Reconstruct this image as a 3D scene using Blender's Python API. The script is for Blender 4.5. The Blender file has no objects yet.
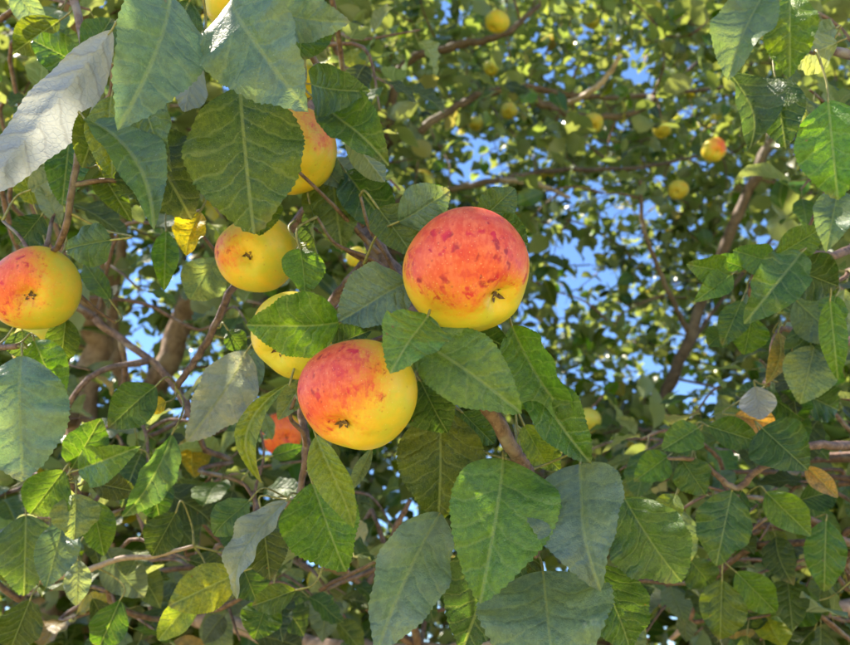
import bpy, math, random
import numpy as np
from mathutils import Vector, Matrix, noise

# ------------------------------------------------------------------ camera, sky, sun, exposure
scn = bpy.context.scene
COL = scn.collection
R = math.radians
PITCH = R(27.0)
CAM = Vector((0, 0, 1.55))
FPX = 736.0                      # focal length in photo pixels (850 wide)
cam_d = bpy.data.cameras.new('camera')
cam = bpy.data.objects.new('camera', cam_d)
COL.objects.link(cam)
cam.location = CAM
cam.rotation_euler = (R(90) + PITCH, 0, 0)
cam_d.sensor_width = 36.0
cam_d.lens = 36.0 * FPX / 850.0
cam_d.clip_start = 0.02
cam_d.clip_end = 2000
cam_d.dof.use_dof = True
cam_d.dof.focus_distance = 0.45
cam_d.dof.aperture_fstop = 11.5
scn.camera = cam

SUN_EL, SUN_ROT = R(58), R(-75)
world = bpy.data.worlds.new('World')
scn.world = world
world.use_nodes = True
wn = world.node_tree.nodes
sky = wn.new('ShaderNodeTexSky')
sky.sky_type = 'NISHITA'
sky.sun_disc = False
sky.sun_elevation = SUN_EL
sky.sun_rotation = SUN_ROT
sky.air_density, sky.dust_density, sky.ozone_density, sky.altitude = 1.0, 0.0, 8.0, 300
world.node_tree.links.new(sky.outputs[0], wn['Background'].inputs[0])
wn['Background'].inputs[1].default_value = 0.11

sun_d = bpy.data.lights.new('sun', 'SUN')
sun_d.energy = 5.0
sun_d.angle = R(0.55)
sun_d.color = (1.0, 0.90, 0.74)
sun = bpy.data.objects.new('sun', sun_d)
COL.objects.link(sun)
sdir = Vector((math.sin(SUN_ROT) * math.cos(SUN_EL), math.cos(SUN_ROT) * math.cos(SUN_EL), math.sin(SUN_EL)))
sun.rotation_euler = sdir.to_track_quat('Z', 'Y').to_euler()

vs = scn.view_settings
vs.view_transform = 'Standard'
vs.look = 'None'
vs.gamma = 1.0
vs.use_curve_mapping = False
vs.exposure = 1.68
scn.cycles.max_bounces = 5
scn.cycles.diffuse_bounces = 3
scn.cycles.caustics_reflective = False
scn.cycles.caustics_refractive = False
scn.cycles.adaptive_threshold = 0.02
scn.cycles.transmission_bounces = 4

# ------------------------------------------------------------------ helpers
RT = Vector((1, 0, 0))
FW = Vector((0, math.cos(PITCH), math.sin(PITCH)))
UP = Vector((0, -math.sin(PITCH), math.cos(PITCH)))


def P(px, py, d):
    """point of the place seen in direction (px, py) at depth d metres"""
    return CAM + d * (FW + (px - 425) / FPX * RT - (py - 322.5) / FPX * UP)


def proj(p):
    q = p - CAM
    d = q.dot(FW)
    if d < 0.05:
        return None
    return 425 + q.dot(RT) / d * FPX, 322.5 - q.dot(UP) / d * FPX, d


def mesh_obj(name, verts, faces, mats, parent=None, uvs=None, midx=None, smooth=True):
    me = bpy.data.meshes.new(name)
    me.from_pydata([tuple(v) for v in verts], [], faces)
    for m in (mats if isinstance(mats, (list, tuple)) else [mats]):
        me.materials.append(m)
    if midx is not None:
        me.polygons.foreach_set('material_index', midx)
    if uvs is not None:
        uv = me.uv_layers.new(name='UVMap')
        li = np.zeros(len(me.loops), dtype=np.int32)
        me.loops.foreach_get('vertex_index', li)
        uv.data.foreach_set('uv', np.asarray(uvs, dtype=np.float32)[li].ravel())
    if smooth:
        me.polygons.foreach_set('use_smooth', [True] * len(me.polygons))
    o = bpy.data.objects.new(name, me)
    COL.objects.link(o)
    if parent:
        o.parent = parent
    return o


def empty(name, loc):
    o = bpy.data.objects.new(name, None)
    COL.objects.link(o)
    o.location = loc
    o.empty_display_size = 0.02
    return o


def tag(o, label, cat, group=None):
    o['label'] = label
    o['category'] = cat
    if group:
        o['group'] = group


def keep(o, parent):
    """parent without moving"""
    bpy.context.view_layer.update
    o.parent = parent
    o.matrix_parent_inverse = Matrix.Translation(-parent_world(parent))


def parent_world(o):
    v = Vector(o.location)
    while o.parent:
        o = o.parent
        v += Vector(o.location)
    return v


def catmull(pts, n):
    pts = [Vector(p) for p in pts]
    ext = [2 * pts[0] - pts[1]] + pts + [2 * pts[-1] - pts[-2]]
    out = []
    for i in range(1, len(ext) - 2):
        p0, p1, p2, p3 = ext[i - 1:i + 3]
        for k in range(n):
            t = k / n
            out.append(0.5 * ((2 * p1) + (p2 - p0) * t + (2 * p0 - 5 * p1 + 4 * p2 - p3) * t * t + (3 * p1 - p0 - 3 * p2 + p3) * t ** 3))
    out.append(pts[-1])
    return out


def interp(vals, n):
    out = []
    for a, b in zip(vals[:-1], vals[1:]):
        out += [a + (b - a) * k / n for k in range(n)]
    return out + [vals[-1]]


def tube_data(pts, rad, sides=8, bump=0.0, seed=0, off=0):
    V, F = [], []
    t0 = (pts[1] - pts[0]).normalized()
    nrm = t0.orthogonal().normalized()
    for i, p in enumerate(pts):
        t = (pts[min(i + 1, len(pts) - 1)] - pts[max(i - 1, 0)])
        t = t.normalized() if t.length > 1e-9 else t0
        nrm = (nrm - nrm.dot(t) * t).normalized()
        b = t.cross(nrm)
        r = rad[i]
        for k in range(sides):
            a = 2 * math.pi * k / sides
            rr = r
            if bump:
                rr *= 1 + bump * noise.noise(Vector((p.x * 9 / max(r * 60, .2) + seed, p.y * 9 / max(r * 60, .2), p.z * 9 / max(r * 60, .2) + k * .7)))
            V.append(p + rr * (math.cos(a) * nrm + math.sin(a) * b))
    for i in range(len(pts) - 1):
        for k in range(sides):
            a, b2 = i * sides + k, i * sides + (k + 1) % sides
            F.append((off + a, off + b2, off + b2 + sides, off + a + sides))
    F.append(tuple(off + k for k in range(sides))[::-1])
    F.append(tuple(off + (len(pts) - 1) * sides + k for k in range(sides)))
    return V, F


def tube(name, pts, rads, mat, parent, sides=8, n=6, bump=0.12, seed=0, wiggle=0.0):
    cp = catmull(pts, n)
    rr = interp(rads, n)
    if wiggle:
        for i, p in enumerate(cp):
            k = min(1, i / 3, (len(cp) - 1 - i) / 3) * rr[i]
            f = .22 / max(rr[i], .002)
            q = p * f + Vector((seed, 0, 0))
            cp[i] = p + k * wiggle * Vector((noise.noise(q), noise.noise(q + Vector((9, 0, 0))), noise.noise(q + Vector((0, 9, 0)))))
            rr[i] *= 1 + .28 * max(0, noise.noise(q * 2.3 + Vector((0, 0, 5)))) ** 1.5
    V, F = tube_data(cp, rr, sides, bump, seed)
    w = parent_world(parent) if parent else Vector()
    o = mesh_obj(name, [v - w for v in V], F, mat, parent)
    return o


# ------------------------------------------------------------------ materials
class NT:
    def __init__(s, name):
        s.m = bpy.data.materials.new(name)
        s.m.use_nodes = True
        s.t = s.m.node_tree
        s.t.nodes.clear()
        s.out = s.n('ShaderNodeOutputMaterial')

    def n(s, typ, **kw):
        nd = s.t.nodes.new(typ)
        for k, v in kw.items():
            setattr(nd, k, v)
        return nd

    def l(s, a, b):
        s.t.links.new(a, b)

    def val(s, sock, v):
        if isinstance(v, bpy.types.NodeSocket):
            s.l(v, sock)
        elif v is not None:
            sock.default_value = v

    def math(s, op, a, b=None, c=None, clamp=False):
        nd = s.n('ShaderNodeMath', operation=op, use_clamp=clamp)
        for i, v in enumerate((a, b, c)):
            s.val(nd.inputs[i], v)
        return nd.outputs[0]

    def smooth(s, x, lo, hi, a=0.0, b=1.0):
        nd = s.n('ShaderNodeMapRange', interpolation_type='SMOOTHSTEP')
        s.val(nd.inputs[0], x)
        for i, v in zip((1, 2, 3, 4), (lo, hi, a, b)):
            s.val(nd.inputs[i], v)
        return nd.outputs[0]

    def mix(s, f, a, b, mode='MIX'):
        nd = s.n('ShaderNodeMix', data_type='RGBA', blend_type=mode)
        s.val(nd.inputs[0], f)
        s.val(nd.inputs[6], a if not isinstance(a, tuple) else (a + (1,))[:4])
        s.val(nd.inputs[7], b if not isinstance(b, tuple) else (b + (1,))[:4])
        return nd.outputs[2]

    def noise(s, vec, scale, detail=3, rough=.55, dist=0.0, out=0):
        nd = s.n('ShaderNodeTexNoise')
        if vec is not None:
            s.l(vec, nd.inputs['Vector'])
        nd.inputs['Scale'].default_value = scale
        nd.inputs['Detail'].default_value = detail
        nd.inputs['Roughness'].default_value = rough
        nd.inputs['Distortion'].default_value = dist
        return nd.outputs[out]


def leaf_material(name, use_attr=False, detail=True):
    M = NT(name)
    if use_attr:
        at = M.n('ShaderNodeAttribute', attribute_name='Col')
        base, silver, rnd = at.outputs['Color'], at.outputs['Alpha'], 0.5
    else:
        oi = M.n('ShaderNodeObjectInfo')
        base, silver, rnd = oi.outputs['Color'], oi.outputs['Alpha'], oi.outputs['Random']
    uv = M.n('ShaderNodeUVMap', uv_map='UVMap')
    sp = M.n('ShaderNodeSeparateXYZ')
    M.l(uv.outputs[0], sp.inputs[0])
    u, x = sp.outputs[0], M.math('SUBTRACT', sp.outputs[1], 0.5)
    ax = M.math('ABSOLUTE', x)
    # shift the pattern from leaf to leaf
    sh = M.n('ShaderNodeVectorMath', operation='ADD')
    M.l(uv.outputs[0], sh.inputs[0])
    if not use_attr:
        cx = M.n('ShaderNodeCombineXYZ')
        M.l(M.math('MULTIPLY', rnd, 37.0), cx.inputs[0])
        M.l(M.math('MULTIPLY', rnd, 91.0), cx.inputs[2])
        M.l(cx.outputs[0], sh.inputs[1])
    pv = sh.outputs[0]
    blot = M.noise(pv, 3.2, 4, .6)
    fine = M.noise(pv, 34, 2, .6)
    geo = M.n('ShaderNodeNewGeometry')
    back = geo.outputs['Backfacing']
    # blotches of yellow and dull green that belong to the leaf
    c = base
    if detail:
        c = M.mix(M.smooth(blot, .40, .68, 0, .75), base, M.mix(1.0, base, (1.42, 1.16, .5), 'MULTIPLY'))
        c = M.mix(M.smooth(blot, .48, .30, 0, .75), c, M.mix(1.0, base, (.42, .58, .80), 'MULTIPLY'))
    if detail:
        wob = M.math('MULTIPLY', M.math('SUBTRACT', M.noise(pv, 4, 3), .5), .20)
        # lateral veins: leave the midrib at an angle and bend to the tip
        uu = M.math('ADD', M.math('SUBTRACT', M.math('ADD', u, M.math('MULTIPLY', M.math('POWER', ax, 2), 1.1)), M.math('MULTIPLY', ax, .95)), wob)
        side = M.math('MULTIPLY', M.math('GREATER_THAN', x, 0), .45)
        fr = M.math('FRACT', M.math('ADD', M.math('MULTIPLY', uu, M.math('ADD', M.math('MULTIPLY', rnd, 3.0), 6.0)), side))
        dv = M.math('MINIMUM', fr, M.math('SUBTRACT', 1.0, fr))
        lat = M.smooth(dv, .02, .10, 1, 0)
        latb = M.smooth(dv, .0, .34, 1, 0)
        mid = M.smooth(ax, .004, .017, 1, 0)
        midb = M.smooth(ax, .0, .05, 1, 0)
        vo = M.n('ShaderNodeTexVoronoi', feature='DISTANCE_TO_EDGE')
        M.l(pv, vo.inputs['Vector'])
        vo.inputs['Scale'].default_value = 40
        ret = M.smooth(vo.outputs['Distance'], .02, .14, 1, 0)
        vein = M.math('MAXIMUM', M.math('MAXIMUM', M.math('MULTIPLY', lat, .48), mid), M.math('MULTIPLY', ret, .12))
        pale = M.mix(.65, M.mix(1.0, base, (1.5, 1.4, 1.2), 'MULTIPLY'), (.42, .46, .20))
        fm = M.noise(pv, 21, 4, .7)
        c = M.mix(M.smooth(fm, .35, .68), M.mix(1.0, c, (.68, .74, .8), 'MULTIPLY'), M.mix(1.0, c, (1.22, 1.15, 1.1), 'MULTIPLY'))
        c_top = M.mix(M.math('MULTIPLY', vein, .60), c, pale)
        # spots: brown specks, pale dust
        sv = M.n('ShaderNodeTexVoronoi')
        M.l(pv, sv.inputs['Vector'])
        sv.inputs['Scale'].default_value = 5.5
        spot = M.math('MULTIPLY', M.smooth(sv.outputs['Distance'], .10, .04), M.math('GREATER_THAN', sv.outputs['Color'], .80))
        c_top = M.mix(M.math('MULTIPLY', spot, .75), c_top, (.30, .15, .05))
        dust = M.smooth(M.noise(pv, 60, 2, .7), .66, .74)
        c_top = M.mix(M.math('MULTIPLY', dust, .30), c_top, (.55, .58, .50))
        # dry brown rim here and there
        rim = M.math('MULTIPLY', M.smooth(u, .82, 1.0), M.smooth(M.noise(pv, 2.1, 2), .5, .66))
        c_top = M.mix(M.math('MULTIPLY', rim, .6), c_top, (.33, .24, .12))
        # patches of grey bloom with painted sky sheen and sun glare (alpha of the object colour)
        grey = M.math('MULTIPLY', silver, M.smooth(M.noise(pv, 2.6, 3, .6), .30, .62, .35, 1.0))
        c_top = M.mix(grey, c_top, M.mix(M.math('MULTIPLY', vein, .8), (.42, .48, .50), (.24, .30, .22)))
        c_bot = M.mix(.55, c, (.40, .46, .33))
        c_bot = M.mix(M.math('MULTIPLY', vein, .45), c_bot, (.62, .64, .50))
        c_bot = M.mix(silver, c_bot, M.mix(M.math('MULTIPLY', M.math('MAXIMUM', M.math('MULTIPLY', ret, .22), lat), .5), (.50, .51, .55), (.27, .26, .28)))  # underside glare painted in as silver
        col = M.mix(back, c_top, c_bot)
        h = M.math('SUBTRACT', M.math('ADD', M.math('MULTIPLY', fine, .30), M.math('MULTIPLY', M.noise(pv, 8, 3, .6), 1.6)), M.math('ADD', M.math('ADD', M.math('MULTIPLY', latb, .55), midb), M.math('MULTIPLY', ret, .12)))
        bp = M.n('ShaderNodeBump')
        bp.inputs['Strength'].default_value = .85
        bp.inputs['Distance'].default_value = .0016
        M.l(h, bp.inputs['Height'])
        nrm = bp.outputs[0]
    else:
        mid = M.smooth(ax, .006, .03, 1, 0)
        c_top = M.mix(M.math('MULTIPLY', mid, .4), c, (.35, .38, .15))
        col = M.mix(back, c_top, M.mix(.5, c, (.38, .44, .30)))
        nrm = None
    pb = M.n('ShaderNodeBsdfPrincipled')
    M.l(col, pb.inputs['Base Color'])
    M.val(pb.inputs['Roughness'], M.smooth(M.noise(pv, 9, 3), .3, .7, .34, .54) if detail else .28)
    pb.inputs['Specular IOR Level'].default_value = .6
    pb.inputs['Coat Weight'].default_value = .25 if detail else .2
    pb.inputs['Coat Roughness'].default_value = .40
    tr = M.n('ShaderNodeBsdfTranslucent')
    tc = M.mix(silver, M.mix(1.0, col, (1.6, 1.5, .45), 'MULTIPLY'), M.mix(1.0, col, (.7, .72, .7), 'MULTIPLY'))
    M.l(tc, tr.inputs['Color'])
    if nrm is not None:
        M.l(nrm, pb.inputs['Normal'])
        M.l(nrm, tr.inputs['Normal'])
    mx = M.n('ShaderNodeMixShader')
    mx.inputs[0].default_value = .42 if detail else .44
    M.l(pb.outputs[0], mx.inputs[1])
    M.l(tr.outputs[0], mx.inputs[2])
    M.l(mx.outputs[0], M.out.inputs[0])
    return M.m


def bark_material(name, c1, c2, c3, scale=60, bump=.6):
    M = NT(name)
    tc = M.n('ShaderNodeTexCoord').outputs['Object']
    a = M.noise(tc, scale, 5, .65, .6)
    b = M.noise(tc, scale * .22, 3, .6)
    c = M.mix(M.smooth(a, .32, .68), c1, c2)
    c = M.mix(M.smooth(b, .5, .72, 0, .8), c, c3)
    vo = M.n('ShaderNodeTexVoronoi')
    M.l(tc, vo.inputs['Vector'])
    vo.inputs['Scale'].default_value = scale * 3.2
    dots = M.smooth(vo.outputs['Distance'], .22, .12)
    c = M.mix(M.math('MULTIPLY', dots, .35), c, (.42, .36, .30))
    pb = M.n('ShaderNodeBsdfPrincipled')
    M.l(c, pb.inputs['Base Color'])
    pb.inputs['Roughness'].default_value = .7
    bp = M.n('ShaderNodeBump')
    bp.inputs['Strength'].default_value = bump
    bp.inputs['Distance'].default_value = .004 * 60 / scale
    M.l(a, bp.inputs['Height'])
    M.l(bp.outputs[0], pb.inputs['Normal'])
    M.l(pb.outputs[0], M.out.inputs[0])
    return M.m


def plain_material(name, col, rough=.6, var=.35, scale=300):
    M = NT(name)
    tc = M.n('ShaderNodeTexCoord').outputs['Object']
    a = M.noise(tc, scale, 3)
    d = tuple(v * (1 - var) for v in col)
    e = tuple(min(1, v * (1 + var)) for v in col)
    pb = M.n('ShaderNodeBsdfPrincipled')
    M.l(M.mix(M.smooth(a, .3, .7), d, e), pb.inputs['Base Color'])
    pb.inputs['Roughness'].default_value = rough
    M.l(pb.outputs[0], M.out.inputs[0])
    return M.m


def apple_material(name, blush_dir, amount, r, seed=0.0, ripe=(.82, .55, .035), blush=(.78, .040, .028), orange=(.88, .28, .025)):
    """ripe yellow skin, red blush on the side blush_dir (apple space, +Z stalk end), red flecks, pale lenticels"""
    M = NT(name)
    tcn = M.n('ShaderNodeTexCoord')
    sc = M.n('ShaderNodeVectorMath', operation='SCALE')
    M.l(tcn.outputs['Object'], sc.inputs[0])
    sc.inputs['Scale'].default_value = 1.0 / r
    p0 = sc.outputs[0]
    ad = M.n('ShaderNodeVectorMath', operation='ADD')
    M.l(p0, ad.inputs[0])
    ad.inputs[1].default_value = (seed, seed * 1.7, seed * .6)
    p = ad.outputs[0]
    dt = M.n('ShaderNodeVectorMath', operation='DOT_PRODUCT')
    M.l(p0, dt.inputs[0])
    b = Vector(blush_dir).normalized()
    dt.inputs[1].default_value = b
    d = dt.outputs['Value']
    # streaks run from stalk to eye: noise over longitude, stretched along the axis
    sx = M.n('ShaderNodeSeparateXYZ')
    M.l(p0, sx.inputs[0])
    ang = M.math('ARCTAN2', sx.outputs[1], sx.outputs[0])
    cb = M.n('ShaderNodeCombineXYZ')
    M.l(M.math('MULTIPLY', M.math('SINE', ang), 3.2), cb.inputs[0])
    M.l(M.math('MULTIPLY', M.math('COSINE', ang), 3.2), cb.inputs[1])
    M.l(M.math('MULTIPLY', sx.outputs[2], .8), cb.inputs[2])
    streak = M.noise(cb.outputs[0], 4.5, 3, .65)
    big = M.noise(p, 1.7, 4, .6)
    mott = M.noise(p, 9, 4, .7)
    e = M.math('ADD', d, M.math('MULTIPLY', M.math('SUBTRACT', big, .5), .75))
    e = M.math('ADD', e, M.math('MULTIPLY', M.math('SUBTRACT', streak, .5), .28))
    e = M.math('ADD', e, M.math('MULTIPLY', M.math('SUBTRACT', mott, .5), .55))
    e = M.math('ADD', e, M.math('MULTIPLY', M.math('SUBTRACT', M.noise(p, 26, 3, .7), .5), .45))
    e = M.math('ADD', e, amount)
    warm = M.smooth(e, -.10, .55)
    red = M.smooth(e, .22, .80)
    yel = M.mix(M.smooth(M.noise(p, 2.3, 3), .35, .65), ripe, (ripe[0] * .80, ripe[1] * 1.02, ripe[2] * 1.2))
    c = M.mix(M.math('MULTIPLY', warm, .72), yel, orange)
    c = M.mix(M.math('MULTIPLY', red, .88), c, M.mix(M.smooth(M.math('ADD', M.math('MULTIPLY', streak, .5), M.math('MULTIPLY', mott, .5)), .40, .62), blush, (.90, .15, .07)))
    crim = M.math('MULTIPLY', M.smooth(M.math('ADD', M.math('MULTIPLY', M.noise(p, 3.6, 4, .65), .65), M.math('MULTIPLY', streak, .35)), .50, .60), M.smooth(e, .15, .6))
    c = M.mix(M.math('MULTIPLY', crim, .58), c, (.66, .018, .035))
    # dark red flecks, gathered in the blush
    vo = M.n('ShaderNodeTexVoronoi')
    wv = M.n('ShaderNodeVectorMath', operation='ADD')
    M.l(p, wv.inputs[0])
    nv = M.n('ShaderNodeTexNoise')
    M.l(p, nv.inputs['Vector'])
    nv.inputs['Scale'].default_value = 6
    sv = M.n('ShaderNodeVectorMath', operation='SCALE')
    M.l(nv.outputs['Color'], sv.inputs[0])
    sv.inputs['Scale'].default_value = .34
    M.l(sv.outputs[0], wv.inputs[1])
    M.l(wv.outputs[0], vo.inputs['Vector'])
    vo.inputs['Scale'].default_value = 5.6
    sc2 = M.n('ShaderNodeSeparateColor')
    M.l(vo.outputs['Color'], sc2.inputs[0])
    size = M.math('MULTIPLY', M.math('POWER', sc2.outputs[0], 1.6), .52)
    fleck = M.smooth(M.math('SUBTRACT', vo.outputs['Distance'], size), .10, -.24)
    fl = M.math('MULTIPLY', M.math('MULTIPLY', fleck, M.smooth(e, .10, .5)), .92)
    c = M.mix(M.math('MULTIPLY', fl, M.smooth(M.noise(p, 12, 3, .7), .20, .45)), c, M.mix(M.smooth(M.noise(p, 2.5, 2), .42, .6), (.66, .012, .04), (.36, .012, .02)))
    vo2 = M.n('ShaderNodeTexVoronoi')
    M.l(p, vo2.inputs['Vector'])
    vo2.inputs['Scale'].default_value = 8.5
    sc3 = M.n('ShaderNodeSeparateColor')
    M.l(vo2.outputs['Color'], sc3.inputs[0])
    brown = M.math('MULTIPLY', M.smooth(vo2.outputs['Distance'], .26, .02), M.math('GREATER_THAN', sc3.outputs[1], .70))
    c = M.mix(M.math('MULTIPLY', brown, .55), c, M.mix(red, (.50, .17, .03), (.34, .015, .03)))
    vo3 = M.n('ShaderNodeTexVoronoi')
    M.l(p, vo3.inputs['Vector'])
    vo3.inputs['Scale'].default_value = 15
    c = M.mix(M.math('MULTIPLY', M.smooth(vo3.outputs['Distance'], .16, .05), .5), c, (.88, .70, .36))
    # greenish russet in the eye basin
    c = M.mix(M.smooth(sx.outputs[2], -.70, -.80, 0, .0), c, (.5, .5, .08))
    pb = M.n('ShaderNodeBsdfPrincipled')
    M.l(c, pb.inputs['Base Color'])
    M.val(pb.inputs['Roughness'], M.smooth(M.noise(p, 5, 3), .3, .7, .36, .5))
    pb.inputs['Specular IOR Level'].default_value = .45
    pb.inputs['Subsurface Weight'].default_value = .08
    pb.inputs['Subsurface Radius'].default_value = (.008, .004, .001)
    pb.inputs['Subsurface Scale'].default_value = 1.0
    bp = M.n('ShaderNodeBump')
    bp.inputs['Strength'].default_value = .25
    bp.inputs['Distance'].default_value = .0012
    M.l(M.math('SUBTRACT', M.noise(p, 4, 3), M.math('MULTIPLY', fleck, .25)), bp.inputs['Height'])
    M.l(bp.outputs[0], pb.inputs['Normal'])
    M.l(pb.outputs[0], M.out.inputs[0])
    return M.m


LEAF = leaf_material('leaf_blade')
LEAF_FAR = leaf_material('leaf_far', False, False)
LEAF_MASS = leaf_material('leaf_mass', True, False)
PETIOLE = plain_material('petiole', (.24, .22, .07), .5)
BARK = bark_material('bark_trunk', (.24, .14, .095), (.50, .335, .245), (.44, .35, .28), 30, 1.0)  # same bark, paled in the colour to look sunlit
BARK_SHADY = bark_material('bark_shade', (.085, .058, .042), (.20, .135, .10), (.26, .21, .17), 38, 1.0)  # darker copy of the bark, its shade put into the colour
TWIG = bark_material('bark_twig', (.085, .045, .035), (.25, .145, .105), (.30, .26, .22), 150, .9)
TWIG_DRY = bark_material('bark_dry', (.42, .32, .25), (.58, .47, .38), (.48, .36, .30), 120, .4)
TWIG_PALE = bark_material('bark_pale', (.26, .17, .12), (.40, .29, .22), (.40, .30, .24), 150, .5)
STEM = plain_material('apple_stalk', (.13, .10, .045), .65)
CALYX = plain_material('apple_eye', (.13, .075, .04), .8, .5, 500)

# ------------------------------------------------------------------ ground
M = NT('ground_fill')
tc = M.n('ShaderNodeTexCoord').outputs['Object']
c = M.mix(M.smooth(M.noise(tc, 3, 6, .7), .3, .7), (.22, .23, .07), (.44, .37, .19))     # unseen dry grass, made pale to throw warm light up
sy = M.n('ShaderNodeSeparateXYZ')
M.l(tc, sy.inputs[0])
edge = M.smooth(M.math('ADD', sy.outputs[1], M.math('MULTIPLY', M.noise(tc, 1.2, 3), .8)), 1.0, 1.5)
far = M.smooth(sy.outputs[1], 9.0, 10.0, 1, 0)
soil = M.mix(M.smooth(M.noise(tc, 14, 5, .7), .35, .65), (.035, .028, .018), (.10, .075, .04))      # dark soil, added under the trees to cut bounce light
c = M.mix(M.math('MULTIPLY', edge, far), c, soil)
pb = M.n('ShaderNodeBsdfPrincipled')
M.l(c, pb.inputs['Base Color'])
pb.inputs['Roughness'].default_value = .9
M.l(pb.outputs[0], M.out.inputs[0])
gv, gf = [], []
GN, GS = 60, 400.0
for j in range(GN + 1):
    for i in range(GN + 1):
        a, b = 2 * i / GN - 1, 2 * j / GN - 1
        gx, gy = GS * a ** 3, GS * b ** 3
        gv.append((gx, gy, .04 * noise.noise(Vector((gx * .7, gy * .7, 0))) - .02))
for j in range(GN):
    for i in range(GN):
        q = j * (GN + 1) + i
        gf.append((q, q + 1, q + GN + 2, q + GN + 1))
ground = mesh_obj('ground', gv, gf, M.m)
ground['kind'] = 'structure'

# ------------------------------------------------------------------ leaf geometry
def halfwidth(u, e=.70):
    """ovate apple leaf, 1 at the widest"""
    return max(0.0, math.sin(math.pi * min(1.0, u) ** e)) ** .84


def leaf_data(L, W, na=44, nc=4, fold=.25, bend=.08, hook=0.0, twist=0.0, wave=.05, curl=0.0, seed=0, teeth=True, tipc=0.0, dent=0.0, shape=None, calm=1.0):
    """blade in its own space: base at 0, tip at +Y*L, top side +Z; W full width.
    bend: bulge of the midrib, fold: V across the midrib, curl: margins rolled, tipc: tip bent down"""
    rnd = random.Random(seed)
    ph = rnd.random() * 6.28
    ph2 = rnd.random() * 6.28
    wf = rnd.uniform(2.2, 4.2)
    asym = rnd.uniform(-.08, .08)
    fa = rnd.uniform(-.22, .22) * calm
    sb = rnd.uniform(-.05, .05)
    ee = shape or rnd.uniform(.76, .98)
    V, UV, F = [], [], []
    cols = 2 * nc + 1
    for i in range(na + 1):
        u = i / na
        hw = .5 * W * halfwidth(u, ee)
        tooth = (0.0 if i % 2 else 1.0) * (rnd.uniform(.018, .042) if teeth else 0.0) * W * .5 * (1 if .04 < u < .97 else 0)
        my = u * L
        mz = bend * L * 4 * u * (1 - u) + sb * L * math.sin(u * 6.283) - tipc * L * max(0, u - .55) ** 2 * 4
        mx = hook * L * 4 * u * (1 - u)
        tw = twist * (u - .3)
        for j in range(cols):
            v = (j - nc) / nc
            s = abs(v)
            edge = 1 + asym * (1 if v > 0 else -1)
            if dent and s > .5:
                edge *= 1 - dent * max(0, noise.noise(Vector((u * 6 + seed, v * 2, seed * .37)))) * s
            xx = v * hw * edge + (tooth * (1 if v > 0 else -1) if s > .99 else 0)
            # lateral-vein quilting pulled into the mesh a little
            q = .003 * L * math.sin((u + .9 * s * hw / L - 1.0 * s * hw / L * 2) * 9 * 6.283) * s * (1 - s) * 2
            zz = (fold + fa * (1 if v > 0 else -1)) * abs(xx) - curl * xx * xx / max(W * .5, 1e-6)
            zz += wave * W * math.sin(u * wf * 6.283 + ph + (1.7 if v > 0 else 0)) * s ** 1.6 * min(1, u * 4, (1 - u) * 5)
            zz += .02 * W * math.sin(u * 11 + ph2) * s + q
            yy = tooth * .6 if s > .99 else 0
            ct, st = math.cos(tw), math.sin(tw)
            V.append(Vector((mx + xx * ct - zz * st, my + yy, mz + xx * st + zz * ct)))
            UV.append((u, .5 + xx / L))
    for i in range(na):
        for j in range(cols - 1):
            a = i * cols + j
            F.append((a, a + 1, a + cols + 1, a + cols))
    return V, UV, F


# palette: base colours of the blades (linear), alpha = grey bloom and painted sheen
G = (.070, .160, .009)
DG = (.042, .105, .010)
BG = (.120, .250, .010)
OL = (.098, .160, .010)
OLD = (.058, .095, .008)
BL = (.120, .220, .130)  # blue-green, reflected sky put into the colour
YE = (.52, .43, .03)
YG = (.25, .32, .03)
PA = (.24, .31, .14)
TA = (.42, .29, .13)
SI = (.30, .34, .30)  # silvery, sun glare put into the colour

rng = random.Random(11)
STEMS = {}            # branch object -> sampled world points


def nearest_stem(p, branches):
    best = None
    for b in branches:
        for q in STEMS[b]:
            d = (q - p).length
            if best is None or d < best[0]:
                best = (d, q, b)
    return best


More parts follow.
